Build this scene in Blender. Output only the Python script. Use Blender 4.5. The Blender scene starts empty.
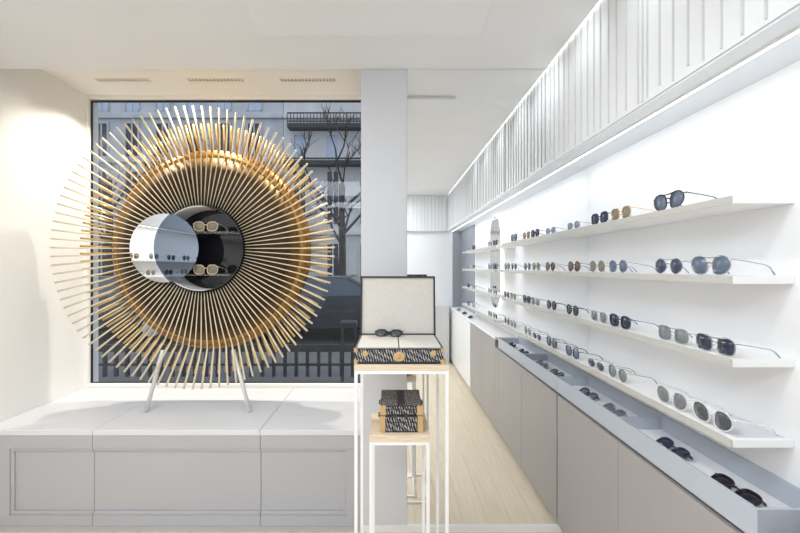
import bpy, bmesh, math, random
from mathutils import Vector, Matrix
random.seed(7)
SC = bpy.context.scene
COL = SC.collection
S = 0.0056            # metres per unit of the room grid
F = 356.0             # focal length in pixels for an 800 px wide frame
D = F * S             # distance from the camera to the mirror wall
H = 264 * S           # camera height
PI = math.pi
X = lambda a: a * S
Y = lambda d: d * D
Z = lambda h: H + h * S

# ------------------------------------------------------------------ materials
def mat(name, col, rough=0.5, metal=0.0, spec=0.5, noise=0.0, nscale=30.0, bump=0.0, coat=0.0, stretch=None):
    m = bpy.data.materials.new(name); m.use_nodes = True
    nt = m.node_tree; p = nt.nodes['Principled BSDF']
    p.inputs['Base Color'].default_value = (*col, 1)
    p.inputs['Roughness'].default_value = rough
    p.inputs['Metallic'].default_value = metal
    p.inputs['Specular IOR Level'].default_value = spec
    p.inputs['Coat Weight'].default_value = coat
    if noise or bump:
        tc = nt.nodes.new('ShaderNodeTexCoord'); n = nt.nodes.new('ShaderNodeTexNoise')
        mp = nt.nodes.new('ShaderNodeMapping')
        if stretch: mp.inputs['Scale'].default_value = stretch
        nt.links.new(tc.outputs['Object'], mp.inputs['Vector'])
        n.inputs['Scale'].default_value = nscale; n.inputs['Detail'].default_value = 3
        nt.links.new(mp.outputs['Vector'], n.inputs['Vector'])
        if noise:
            r = nt.nodes.new('ShaderNodeValToRGB')
            r.color_ramp.elements[0].position = 0.3; r.color_ramp.elements[1].position = 0.7
            r.color_ramp.elements[0].color = (*[max(0, c * (1 - noise)) for c in col], 1)
            r.color_ramp.elements[1].color = (*[min(1, c * (1 + noise)) for c in col], 1)
            nt.links.new(n.outputs['Fac'], r.inputs['Fac']); nt.links.new(r.outputs['Color'], p.inputs['Base Color'])
        if bump:
            b = nt.nodes.new('ShaderNodeBump'); b.inputs['Strength'].default_value = bump; b.inputs['Distance'].default_value = 0.002
            nt.links.new(n.outputs['Fac'], b.inputs['Height']); nt.links.new(b.outputs['Normal'], p.inputs['Normal'])
    return m

def emit(name, col, strength):
    m = bpy.data.materials.new(name); m.use_nodes = True
    nt = m.node_tree; nt.nodes.remove(nt.nodes['Principled BSDF'])
    e = nt.nodes.new('ShaderNodeEmission'); e.inputs['Color'].default_value = (*col, 1); e.inputs['Strength'].default_value = strength
    nt.links.new(e.outputs[0], nt.nodes['Material Output'].inputs['Surface'])
    return m

def seethrough(name, col, rough, trans, tint=(1, 1, 1), metal=0.0):
    """surface that lets a share of light straight through"""
    m = mat(name, col, rough, metal)
    nt = m.node_tree; p = nt.nodes['Principled BSDF']
    t = nt.nodes.new('ShaderNodeBsdfTransparent'); t.inputs['Color'].default_value = (*tint, 1)
    mx = nt.nodes.new('ShaderNodeMixShader'); mx.inputs['Fac'].default_value = trans
    nt.links.new(p.outputs[0], mx.inputs[1]); nt.links.new(t.outputs[0], mx.inputs[2])
    nt.links.new(mx.outputs[0], nt.nodes['Material Output'].inputs['Surface'])
    return m

def pane_mat(name, tint=(1, 1, 1)):
    m = bpy.data.materials.new(name); m.use_nodes = True
    nt = m.node_tree; nt.nodes.remove(nt.nodes['Principled BSDF'])
    t = nt.nodes.new('ShaderNodeBsdfTransparent'); t.inputs['Color'].default_value = (*tint, 1)
    g = nt.nodes.new('ShaderNodeBsdfGlossy'); g.inputs['Roughness'].default_value = 0.0
    fr = nt.nodes.new('ShaderNodeFresnel'); fr.inputs['IOR'].default_value = 1.3
    mx = nt.nodes.new('ShaderNodeMixShader')
    nt.links.new(fr.outputs[0], mx.inputs['Fac']); nt.links.new(t.outputs[0], mx.inputs[1]); nt.links.new(g.outputs[0], mx.inputs[2])
    nt.links.new(mx.outputs[0], nt.nodes['Material Output'].inputs['Surface'])
    return m

def wood_floor():
    m = mat('oak_planks', (0.62, 0.47, 0.31), 0.45)
    nt = m.node_tree; p = nt.nodes['Principled BSDF']
    tc = nt.nodes.new('ShaderNodeTexCoord'); mp = nt.nodes.new('ShaderNodeMapping'); mp.inputs['Rotation'].default_value = (0, 0, PI / 2)
    br = nt.nodes.new('ShaderNodeTexBrick')
    br.inputs['Color1'].default_value = (0.86, 0.74, 0.58, 1); br.inputs['Color2'].default_value = (0.82, 0.70, 0.53, 1)
    br.inputs['Mortar'].default_value = (0.72, 0.59, 0.43, 1); br.inputs['Scale'].default_value = 1.0
    br.inputs['Mortar Size'].default_value = 0.002; br.inputs['Brick Width'].default_value = 1.4; br.inputs['Row Height'].default_value = 0.14
    n = nt.nodes.new('ShaderNodeTexNoise'); n.inputs['Scale'].default_value = 6
    mp2 = nt.nodes.new('ShaderNodeMapping'); mp2.inputs['Scale'].default_value = (9, 0.7, 1)
    mx = nt.nodes.new('ShaderNodeMixRGB'); mx.blend_type = 'MULTIPLY'; mx.inputs['Fac'].default_value = 0.25
    nt.links.new(tc.outputs['Object'], mp.inputs['Vector']); nt.links.new(mp.outputs['Vector'], br.inputs['Vector'])
    nt.links.new(tc.outputs['Object'], mp2.inputs['Vector']); nt.links.new(mp2.outputs['Vector'], n.inputs['Vector'])
    nt.links.new(br.outputs['Color'], mx.inputs['Color1']); nt.links.new(n.outputs['Fac'], mx.inputs['Color2'])
    nt.links.new(mx.outputs['Color'], p.inputs['Base Color'])
    return m

def weave(name, scale=1.0):
    """dark canvas woven with pale slanting glyph-like strokes"""
    m = mat(name, (0.03, 0.03, 0.05), 0.7)
    nt = m.node_tree; p = nt.nodes['Principled BSDF']
    tc = nt.nodes.new('ShaderNodeTexCoord'); sp = nt.nodes.new('ShaderNodeSeparateXYZ')
    nt.links.new(tc.outputs['Object'], sp.inputs[0])
    def math_(op, a, b=0.0):
        n = nt.nodes.new('ShaderNodeMath'); n.operation = op
        for i, q in enumerate((a, b)):
            if isinstance(q, (int, float)): n.inputs[i].default_value = q
            else: nt.links.new(q, n.inputs[i])
        return n.outputs[0]
    uu = math_('ADD', sp.outputs['X'], math_('MULTIPLY', sp.outputs['Y'], 0.55))
    vv = math_('ADD', sp.outputs['Z'], sp.outputs['Y'])
    cb = nt.nodes.new('ShaderNodeCombineXYZ'); nt.links.new(uu, cb.inputs[0]); nt.links.new(vv, cb.inputs[1])
    no = nt.nodes.new('ShaderNodeTexNoise'); no.inputs['Scale'].default_value = 75 * scale; no.inputs['Detail'].default_value = 2
    nt.links.new(cb.outputs[0], no.inputs['Vector'])
    sl = math_('ADD', math_('ADD', uu, math_('MULTIPLY', vv, 0.28)), math_('MULTIPLY', no.outputs['Fac'], 0.016))
    st = math_('SINE', math_('MULTIPLY', sl, 2 * PI / 0.0105 * scale))
    rw = math_('SINE', math_('ADD', math_('MULTIPLY', vv, 2 * PI / 0.026 * scale), math_('MULTIPLY', uu, 130)))
    fac = math_('ADD', st, math_('MULTIPLY', rw, 0.45))
    r = nt.nodes.new('ShaderNodeValToRGB'); r.color_ramp.elements[0].position = 0.15; r.color_ramp.elements[1].position = 0.75
    r.color_ramp.elements[0].color = (0.012, 0.012, 0.018, 1); r.color_ramp.elements[1].color = (0.42, 0.41, 0.40, 1)
    nt.links.new(fac, r.inputs['Fac']); nt.links.new(r.outputs['Color'], p.inputs['Base Color'])
    return m

M = {}
M['wall'] = mat('white_wall_paint', (0.82, 0.83, 0.85), 0.75, noise=0.01, nscale=3)
M['cream'] = mat('cream_wall_paint', (0.86, 0.845, 0.81), 0.75, noise=0.01, nscale=3)
M['ceiling'] = mat('ceiling_paint', (0.78, 0.79, 0.81), 0.9, noise=0.01, nscale=3)
M['column'] = mat('lilac_grey_paint', (0.62, 0.625, 0.65), 0.7, noise=0.01, nscale=3)
M['backlit'] = mat('satin_white_panel', (0.84, 0.845, 0.86), 0.45)
M['fluted'] = mat('fluted_plaster', (0.79, 0.805, 0.82), 0.55)
M['rib'] = mat('grey_rib', (0.60, 0.61, 0.63), 0.5)
M['soffit'] = mat('soffit_paint', (0.74, 0.78, 0.83), 0.6)
M['floor'] = wood_floor()
M['skirt'] = mat('pale_skirting', (0.80, 0.80, 0.79), 0.5)
M['shelf'] = mat('white_lacquer', (0.88, 0.88, 0.88), 0.4)
M['edge'] = mat('putty_edge_band', (0.50, 0.49, 0.46), 0.5)
M['cab'] = mat('warm_grey_lacquer', (0.37, 0.352, 0.345), 0.45, noise=0.02, nscale=2)
M['cabdark'] = mat('shadow_gap_grey', (0.16, 0.15, 0.15), 0.6)
M['cabwhite'] = mat('gloss_white_lacquer', (0.9, 0.91, 0.91), 0.25)
M['tray'] = mat('pale_blue_grey_tray', (0.46, 0.50, 0.565), 0.45)
M['felt'] = mat('white_tray_liner', (0.82, 0.83, 0.86), 0.9, bump=0.3, nscale=300)
M['platform'] = mat('satin_grey_lit', (0.68, 0.68, 0.70), 0.42)  # platform top: same lacquer as the front, lightened for the light falling on it
M['panel'] = mat('satin_grey_shaded', (0.42, 0.425, 0.455), 0.42)  # platform front: same lacquer as the top, its shade put into the colour
M['mirror'] = mat('mirror_silver', (0.94, 0.95, 0.95), 0.0, 1.0)
M['steel'] = mat('brushed_steel_blue', (0.36, 0.38, 0.42), 0.35, 0.6)
M['whitemetal'] = mat('white_powder_coat', (0.9, 0.9, 0.9), 0.4)
M['oak'] = mat('pale_oak', (0.76, 0.63, 0.46), 0.5, noise=0.12, nscale=8, stretch=(2, 30, 30))
M['rod'] = mat('champagne_lacquered_rod', (0.74, 0.65, 0.49), 0.38, 0.15)
M['shortrod'] = mat('gold_rod', (0.70, 0.46, 0.17), 0.3, 0.7)
M['dish'] = mat('bronze_mirror_dish', (0.045, 0.025, 0.010), 0.5, 0.65)
_nt = M['dish'].node_tree; _tc = _nt.nodes.new('ShaderNodeTexCoord'); _sp = _nt.nodes.new('ShaderNodeVectorMath'); _sp.operation = 'LENGTH'
_rp = _nt.nodes.new('ShaderNodeValToRGB'); _rp.color_ramp.elements[0].position = 0.36; _rp.color_ramp.elements[0].color = (0.03, 0.018, 0.009, 1)
_rp.color_ramp.elements[1].position = 0.61; _rp.color_ramp.elements[1].color = (0.20, 0.11, 0.03, 1)
_e = _rp.color_ramp.elements.new(0.55); _e.color = (0.05, 0.028, 0.011, 1)
_nt.links.new(_tc.outputs['Object'], _sp.inputs[0]); _nt.links.new(_sp.outputs['Value'], _rp.inputs['Fac']); _nt.links.new(_rp.outputs['Color'], _nt.nodes['Principled BSDF'].inputs['Base Color'])
M['rim'] = mat('gold_rim', (0.30, 0.165, 0.045), 0.42, 0.85)
M['black'] = mat('black_gloss', (0.012, 0.012, 0.016), 0.06)
M['smoked'] = mat('blue_grey_mirror_glass', (0.20, 0.235, 0.29), 0.03, 1.0)
M['clear'] = seethrough('clear_acrylic', (0.9, 0.92, 0.93), 0.1, 0.75)
M['silverleg'] = mat('satin_grey_metal', (0.74, 0.74, 0.74), 0.35, 0.4)
M['gasket'] = mat('black_gasket', (0.02, 0.02, 0.025), 0.5)
M['glass'] = pane_mat('window_glass', (0.92, 0.94, 0.96))
M['weave'] = weave('woven_monogram_canvas', 1.0)
M['tan'] = mat('tan_leather', (0.58, 0.38, 0.17), 0.5, bump=0.2, nscale=200)
M['blackleather'] = mat('black_leather_trim', (0.02, 0.02, 0.022), 0.45)
M['suede'] = mat('cream_lining', (0.62, 0.59, 0.54), 0.9, noise=0.03, nscale=60)
M['vent'] = mat('vent_slot_grey', (0.38, 0.35, 0.31), 0.6)
M['ventframe'] = mat('vent_frame_white', (0.80, 0.78, 0.72), 0.6)
M['led'] = emit('led_diffuser', (0.91, 0.95, 1.0), 36.0)
M['ledsoft'] = emit('led_soft_diffuser', (0.95, 0.97, 1.0), 5.0)
M['cove'] = emit('cove_led', (0.95, 0.98, 1.0), 5.0)
M['halo'] = emit('mirror_halo_led', (1.0, 0.97, 0.9), 3.0)

# ------------------------------------------------------------------ mesh helpers
def link_mesh(name, bm, m, parent=None, smooth=False, bevel=0.0, loc=None):
    bmesh.ops.recalc_face_normals(bm, faces=bm.faces[:])
    me = bpy.data.meshes.new(name); bm.to_mesh(me); bm.free()
    for mm in (m if isinstance(m, (list, tuple)) else [m]): me.materials.append(mm)
    if smooth:
        for p in me.polygons: p.use_smooth = True
    o = bpy.data.objects.new(name, me); COL.objects.link(o)
    if parent: o.parent = parent
    if loc is not None: o.location = loc
    if bevel:
        b = o.modifiers.new('bevel', 'BEVEL'); b.width = bevel; b.segments = 2; b.limit_method = 'ANGLE'
    return o

def box(bm, x0, x1, y0, y1, z0, z1):
    v = [bm.verts.new((x, y, z)) for x in (x0, x1) for y in (y0, y1) for z in (z0, z1)]
    for f in ((0, 1, 3, 2), (4, 6, 7, 5), (0, 4, 5, 1), (2, 3, 7, 6), (0, 2, 6, 4), (1, 5, 7, 3)):
        bm.faces.new([v[i] for i in f])
    return bm

def B(*a):
    return box(bmesh.new(), *a)

def tube(bm, pts, r, n=6, closed=False, flat=1.0):
    pts = [Vector(p) for p in pts]; rings = []
    N = len(pts)
    for i, p in enumerate(pts):
        if closed: t = pts[(i + 1) % N] - pts[i - 1]
        else: t = pts[min(i + 1, N - 1)] - pts[max(i - 1, 0)]
        t.normalize()
        up = Vector((0, 0, 1)) if abs(t.z) < 0.9 else Vector((1, 0, 0))
        if closed: up = Vector((1, 0, 0))
        u = t.cross(up).normalized(); w = u.cross(t).normalized()
        rr = r[i] if isinstance(r, (list, tuple)) else r
        rings.append([bm.verts.new(p + (u * math.cos(2 * PI * k / n) + w * math.sin(2 * PI * k / n) * flat) * rr) for k in range(n)])
    for i in range(N if closed else N - 1):
        a, b = rings[i], rings[(i + 1) % N]
        for k in range(n): bm.faces.new((a[k], a[(k + 1) % n], b[(k + 1) % n], b[k]))
    if not closed:
        bm.faces.new(rings[0][::-1]); bm.faces.new(rings[-1])
    return bm

def lathe_y(bm, prof, n=72, close=False):
    """revolve (radius, y) about the y axis"""
    rings = []
    for r, y in prof:
        rings.append([bm.verts.new((r * math.cos(2 * PI * k / n), y, r * math.sin(2 * PI * k / n))) for k in range(n)])
    m = len(prof)
    for i in range(m if close else m - 1):
        a, b = rings[i], rings[(i + 1) % m]
        for k in range(n): bm.faces.new((a[k], a[(k + 1) % n], b[(k + 1) % n], b[k]))
    if not close:
        bm.faces.new(rings[0][::-1]); bm.faces.new(rings[-1])
    return bm

def prism_y(bm, outline, y0, y1):
    """extrude an (x, z) outline along y"""
    a = [bm.verts.new((x, y0, z)) for x, z in outline]; b = [bm.verts.new((x, y1, z)) for x, z in outline]
    bm.faces.new(a); bm.faces.new(b[::-1]); n = len(a)
    for i in range(n): bm.faces.new((a[i], b[i], b[(i + 1) % n], a[(i + 1) % n]))
    return bm

def tag(o, label=None, cat=None, group=None, kind=None):
    if label: o['label'] = label
    if cat: o['category'] = cat
    if group: o['group'] = group
    if kind: o['kind'] = kind
    return o

def empty(name, loc, label, cat, group=None, rz=0.0):
    o = bpy.data.objects.new(name, None); o.empty_display_size = 0.05; COL.objects.link(o)
    o.location = loc; o.rotation_euler = (0, 0, rz)
    return tag(o, label, cat, group)

def copy_tree(o, parent=None):
    c = o.copy(); COL.objects.link(c); c.parent = parent
    for ch in list(o.children): copy_tree(ch, c)
    return c

def struct(name, bm, m, smooth=False, bevel=0.0):
    return tag(link_mesh(name, bm, m, smooth=smooth, bevel=bevel), kind='structure')

WL, WR, CE, NC = -412, 198, 198, 232      # left wall, right wall, ceiling, niche ceiling
DW, DB = 1.348, -0.80                     # window wall and back wall depths
CX0, CX1 = -30, 16                        # column
LIP, FA, SO = 155, 157, 100.2                        # fascia face, soffit height

# ------------------------------------------------------------------ the setting
struct('floor', B(X(WL), X(WR), Y(DB), Y(1.0), -0.05, 0.0), M['floor'])
struct('ceiling', B(X(WL), X(LIP), Y(DB), Y(1.0), Z(CE), Z(CE + 46)), M['ceiling'])
struct('trim_cove_top', B(X(LIP) + .0005, X(FA) - .0005, Y(DB), Y(1.0), Z(CE + 14), Z(CE + 46)), M['ceiling'])
struct('ceiling_niche', B(X(WL), X(CX0) - .0, Y(1.0) + .001, Y(DW) + .12, Z(NC), Z(NC + 12)), M['cream'])
struct('wall_left', B(X(WL) - 0.1, X(WL), Y(DB), Y(DW) + .12, -0.05, Z(NC + 12)), M['cream'])
struct('wall_right', B(X(WR), X(WR) + 0.1, Y(DB), Y(1.0) + .12, -0.05, Z(CE + 46)), M['backlit'])
struct('wall_behind_mirror', B(X(CX1), X(WR), Y(1.0) + .012, Y(1.0) + .12, 0, Z(CE + 46)), M['wall'])
struct('wall_back', B(X(WL) - .1, X(WR) + .1, Y(DB) - .1, Y(DB), -0.05, Z(CE + 46)), M['wall'])
struct('wall_column', B(X(CX0), X(CX1), Y(1.0), Y(DW) + .12, 0, Z(CE) - .0005), M['column'], bevel=0.002)
struct('wall_above_niche', B(X(CX0), X(CX1), Y(1.0), Y(DW) + .12, Z(CE), Z(NC + 12)), M['column'])

# fluted fascia along the right wall: one plaster band with thin vertical ribs
def fluted(bm, face, along0, along1, axis, rng, z0, z1):
    t = along0 + 2.0
    while t < along1 - 2:
        w = rng.choice((0.45, 0.5, 0.6))
        zb = z0 + rng.choice((1.2, 1.5, 2.0, 2.0, 3.0, 4.5))
        n = 4
        pts = []
        for k in range(n + 1):
            an = PI * k / n
            pts.append((w * math.cos(an), -1.1 * math.sin(an)))
        lo, hi = [], []
        for u, v in pts:
            if axis == 'y': p = (X(face + v), (t + u) * S)
            else: p = (X(t + u), face + (-v) * S)
            lo.append(bm.verts.new((p[0], p[1], Z(zb)))); hi.append(bm.verts.new((p[0], p[1], Z(z1))))
        fs = [bm.faces.new((lo[k], lo[k + 1], hi[k + 1], hi[k])) for k in range(n)]
        fs += [bm.faces.new(lo), bm.faces.new(hi[::-1])]
        for f in fs: f.material_index = 1
        t += rng.choice((4.0, 8.5, 9.0, 9.5, 10.0, 10.0, 11.0, 11.5))
rng = random.Random(3)
bm = B(X(FA), X(WR), Y(DB), Y(1.0), Z(SO + 1.4), Z(CE + 46))
fluted(bm, FA, DB * F, F, 'y', rng, SO + 1.4, CE + 13)
struct('trim_fascia', bm, [M['fluted'], M['rib']])
struct('trim_soffit', B(X(FA + 1.0), X(WR), Y(DB), Y(1.0), Z(SO), Z(SO + 1.35)), M['soffit'])
bm = B(X(WL), X(FA) - .01, Y(DB), Y(DB) + .06, Z(SO), Z(CE) - .001)
fluted(bm, Y(DB) + .06, WL + 4, FA - 2, 'x', rng, SO, CE - .6)
struct('trim_fascia_back', bm, [M['fluted'], M['rib']])
# left wall fascia (only seen in the round mirror of the sculpture)
struct('trim_fascia_left', B(X(WL), X(WL + 26), Y(DB) + .07, Y(0.86), Z(66), Z(CE) - .001), M['column'])
# skirting under the mirror and column
struct('baseboard_mirror', B(X(CX0) + .001, X(171.5), Y(1.0) - .009, Y(1.0) - .0005, 0, Z(-258)), M['skirt'])

# led strips
def lamp_strip(name, bm, m, label):
    return tag(link_mesh(name, bm, m), label, 'led strip')
LEDP = 1.0
def led_profile(x, sgn, y0, y1, zt_, label):
    r = empty('led_profile', (X(x), (y0 + y1) / 2, zt_), label, 'led light')
    hl = (y1 - y0) / 2
    xa, xb = sorted((0.0, sgn * X(1.7)))
    link_mesh('housing', B(xa, xb, -hl, hl, -X(1.5), -.0004), M['whitemetal'], r)
    link_mesh('front_diffuser', B(xa + .0003, xb - .0003, -hl, hl, -X(1.5) - .0008, -X(1.5) - .0001), M['ledsoft'], r)
    lt_ = bpy.data.lights.new('led_lamp', 'AREA'); lt_.shape = 'RECTANGLE'; lt_.size = .008; lt_.size_y = 2 * hl; lt_.energy = LEDP * hl; lt_.color = (.91, .95, 1.0); lt_.spread = math.radians(140)
    lo = bpy.data.objects.new('led_lamp', lt_); COL.objects.link(lo); lo.location = (X(x) + sgn * X(2.6), (y0 + y1) / 2, zt_ - .006); lo.rotation_euler = (0, -sgn * math.radians(40), 0)
    return r
led_profile(169.5, 1, Y(DB) + .01, Y(1.0) - .003, Z(SO), 'white linear light running along the soffit above the top shelf')
lamp_strip('cove_light', B(X(LIP) + .0004, X(LIP) + .003, Y(DB) + .1, Y(1.0) - .003, Z(CE + 1.5), Z(CE + 9)), M['cove'],
           'white light strip tucked in the slot between ceiling and ribbed fascia')

# ------------------------------------------------------------------ mirror wall
tag(link_mesh('wall_mirror', B(X(CX1) + .001, X(WR) - .001, Y(1.0), Y(1.0) + .010, Z(-258), Z(CE) - .001), M['mirror']),
    'tall frameless mirror covering the wall right of the grey column', 'mirror')
# ceiling hatch: hinged edge flush with the ceiling, free edge dropped a little
bm = bmesh.new()
pts = [(Y(.70), Z(CE) - .001), (Y(.84), Z(CE) - .001), (Y(.84), Z(CE - 3.6)), ]
a = [bm.verts.new((X(-110), y, z)) for y, z in pts]; b = [bm.verts.new((X(75), y, z)) for y, z in pts]
bm.faces.new(a); bm.faces.new(b[::-1])
for i in range(3): bm.faces.new((a[i], b[i], b[(i + 1) % 3], a[(i + 1) % 3]))
tag(link_mesh('ceiling_hatch', bm, M['ceiling']), 'white ceiling hatch with its edge dropped, a grey bar high in the mirror', 'ceiling hatch')

# ------------------------------------------------------------------ window
zb, zt = Z(-163), Z(NC)
wx0, wx1 = X(WL), X(CX0)
yw = Y(DW)
root = tag(link_mesh('window_1', prism_y(bmesh.new(), [(wx0 + .0005, zb), (wx0 + .022, zb), (wx0 + .022, zt - .0005), (wx0 + .0005, zt - .0005)], yw, yw + .05), M['cream']), kind='structure')
bm = bmesh.new()
box(bm, wx0 + .022, wx1 - .001, yw, yw + .05, zb + .0005, zb + .030)
box(bm, wx0 + .022, wx1 - .001, yw, yw + .05, zt - .030, zt - .0005)
box(bm, wx1 - .012, wx1 - .001, yw, yw + .05, zb + .030, zt - .030)
link_mesh('window_frame', bm, M['cream'], root, bevel=.002)
bm = bmesh.new()
gx0, gx1, gz0, gz1 = wx0 + .022, wx1 - .012, zb + .030, zt - .030
box(bm, gx0, gx1, yw + .02, yw + .035, gz1 - .012, gz1 - .0002); box(bm, gx0, gx1, yw + .02, yw + .035, gz0 + .0002, gz0 + .006)
box(bm, gx0 + .0002, gx0 + .007, yw + .02, yw + .035, gz0 + .006, gz1 - .012); box(bm, gx1 - .007, gx1 - .0002, yw + .02, yw + .035, gz0 + .006, gz1 - .012)
link_mesh('window_gasket', bm, M['gasket'], root)
link_mesh('window_pane', B(gx0 + .007, gx1 - .007, yw + .025, yw + .031, gz0 + .006, gz1 - .012), M['glass'], root)
struct('wall_below_window', B(X(WL), X(CX0), yw + .0005, yw + .11, -.05, zb - .0005), M['wall'])

# vents in the niche ceiling
for i, (x0, x1) in enumerate(((96, 150), (188, 244), (280, 336))):
    dv = 1.238
    cx = ((x0 + x1) / 2 - 391) * dv; hw = (x1 - x0) / 2 * dv
    r = empty('ceiling_vent', (X(cx), Y(dv), Z(NC)), ('slim slotted air vent in the cream niche ceiling nearest the left wall',
        'slim slotted air vent in the cream niche ceiling, middle one of three', 'slim slotted air vent in the cream niche ceiling nearest the grey column')[i], 'vent', 'slot vents above the window')
    bm = bmesh.new(); w, dp = X(hw), .022
    box(bm, -w, w, -dp, -dp + .006, -.006, -.0005); box(bm, -w, w, dp - .006, dp, -.006, -.0005)
    box(bm, -w, -w + .006, -dp + .006, dp - .006, -.006, -.0005); box(bm, w - .006, w, -dp + .006, dp - .006, -.006, -.0005)
    n = 16
    for k in range(1, n):
        xx = -w + 2 * w * k / n; box(bm, xx - .004, xx + .004, -dp + .006, dp - .006, -.005, -.0015)
    link_mesh('frame', bm, M['ventframe'], r)
    link_mesh('slot', B(-w + .006, w - .006, -dp + .006, dp - .006, -.0014, -.0005), M['vent'], r)

# ------------------------------------------------------------------ window platform
pl = empty('display_platform', (X(-220), Y(1.17), 0), 'wide white panelled platform under the big window carrying the sunburst', 'platform')
ploc = pl.location
seams = [WL + .4, (92 - 391), (260 - 391), CX0 - .4]
py0, ztop = Y(1.0), Z(-163) - .0008
for i in range(3):
    x0, x1 = X(seams[i]) + (.0012 if i else 0), X(seams[i + 1]) - (.0012 if i < 2 else 0)
    bm = B(x0 - ploc.x, x1 - ploc.x, py0 - ploc.y, yw - .001 - ploc.y, ztop - .03, ztop)
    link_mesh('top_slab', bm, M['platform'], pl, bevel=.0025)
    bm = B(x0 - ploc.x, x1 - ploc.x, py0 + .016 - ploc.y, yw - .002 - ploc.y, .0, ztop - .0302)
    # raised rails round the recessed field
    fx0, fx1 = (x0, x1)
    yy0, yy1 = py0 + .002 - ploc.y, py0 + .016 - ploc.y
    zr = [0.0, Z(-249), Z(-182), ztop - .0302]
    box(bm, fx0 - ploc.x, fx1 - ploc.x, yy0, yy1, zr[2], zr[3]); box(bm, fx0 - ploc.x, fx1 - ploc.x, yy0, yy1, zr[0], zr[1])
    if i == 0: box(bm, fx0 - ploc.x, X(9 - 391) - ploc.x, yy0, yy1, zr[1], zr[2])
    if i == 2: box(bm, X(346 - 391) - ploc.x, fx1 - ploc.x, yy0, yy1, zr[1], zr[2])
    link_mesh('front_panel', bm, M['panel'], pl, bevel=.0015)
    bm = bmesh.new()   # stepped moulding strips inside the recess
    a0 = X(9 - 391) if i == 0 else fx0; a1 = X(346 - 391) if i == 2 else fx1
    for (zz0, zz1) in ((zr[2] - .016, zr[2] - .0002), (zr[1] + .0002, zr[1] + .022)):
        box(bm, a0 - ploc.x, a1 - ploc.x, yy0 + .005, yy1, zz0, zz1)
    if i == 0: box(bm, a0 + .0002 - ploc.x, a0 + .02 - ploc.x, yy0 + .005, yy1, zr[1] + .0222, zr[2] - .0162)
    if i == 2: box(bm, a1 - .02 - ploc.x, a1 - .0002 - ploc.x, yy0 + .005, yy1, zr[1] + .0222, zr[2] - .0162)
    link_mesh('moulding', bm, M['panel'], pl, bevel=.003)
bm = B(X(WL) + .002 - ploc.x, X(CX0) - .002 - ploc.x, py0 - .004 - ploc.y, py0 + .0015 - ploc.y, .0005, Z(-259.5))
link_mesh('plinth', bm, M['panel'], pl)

# ------------------------------------------------------------------ sunburst
hubX, hubZ = X(-220.8), Z(21.7)
hd = 1.17
sb = empty('sunburst_sculpture', (hubX, Y(1.125), Z(-163)), 'large champagne rod sunburst with a round mirrored hub standing on the white platform', 'sculpture')
oy = Y(hd) - sb.location.y; oz = hubZ - sb.location.z
hub = Vector((0, oy, oz))
u = S
bm = bmesh.new()
lathe_y(bm, [(49 * u, 6 * u), (49 * u, 2 * u), (65 * u, 2.6 * u), (80 * u, 4.2 * u), (95 * u, 7.6 * u), (110 * u, 12.5 * u), (110 * u, 17 * u), (60 * u, 17 * u)], 96, close=True)
link_mesh('dish', bm, M['dish'], sb, smooth=True, loc=hub)
bm = bmesh.new()
lathe_y(bm, [(110.1 * u, 12.5 * u), (116 * u, 15.2 * u), (120 * u, 18.5 * u), (122.5 * u, 23 * u), (119 * u, 23.5 * u), (110.1 * u, 16.8 * u)], 96, close=True)
link_mesh('rim', bm, M['rim'], sb, smooth=True, loc=hub)
NR = 100
bm = bmesh.new()
ef = (1.17 - 1.112) * F
tube(bm, [(0, -2 * u, 51 * u), (0, -2.5 * u, 116 * u), (0, -3.5 * u, 119 * u), (0, -ef * u, 158 * u)], [.5 * u, .72 * u, .85 * u, 1.15 * u], 6)
rod = link_mesh('rod', bm, M['rod'], sb, smooth=True, loc=hub)
bm = bmesh.new()
tube(bm, [(0, 18 * u, 119.5 * u), (0, 7 * u, 149 * u)], 1.35 * u, 6)
short = link_mesh('short_rod', bm, M['shortrod'], sb, smooth=True, loc=hub)
for k in range(NR):
    an = 2 * PI * k / NR
    r1, r2 = (rod, short) if k == 0 else (rod.copy(), short.copy())
    if k:
        COL.objects.link(r1); COL.objects.link(r2); r1.parent = sb; r2.parent = sb
    r1.rotation_euler = (0, an, 0); r2.rotation_euler = (0, an + PI / NR * .7, 0)
# hub: round recess with white liner and black back
RH = 43 * hd
bm = bmesh.new()
lathe_y(bm, [((RH) * u, -6 * u), ((RH - 1.2) * u, -6 * u), ((RH - 1.2) * u, 26 * u), (RH * u, 26 * u)], 72, close=True)
link_mesh('drum', bm, M['black'], sb, smooth=False, loc=hub)
bm = bmesh.new(); lathe_y(bm, [((RH - 1.3) * u, 22.5 * u), ((RH - 1.3) * u, 25.9 * u)], 72)
link_mesh('black_back', bm, M['black'], sb, loc=hub)
# white lining on the left half of the recess wall
bm = bmesh.new()
arc = [math.radians(84 + 196 * k / 48) for k in range(49)]
outl = [((RH - 1.25) * u * math.cos(t), (RH - 1.25) * u * math.sin(t)) for t in arc] + [((RH - 1.9) * u * math.cos(t), (RH - 1.9) * u * math.sin(t)) for t in arc[::-1]]
link_mesh('white_lining', prism_y(bm, outl, -5.9 * u, 22.3 * u), M['whitemetal'], sb, loc=hub)
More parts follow.
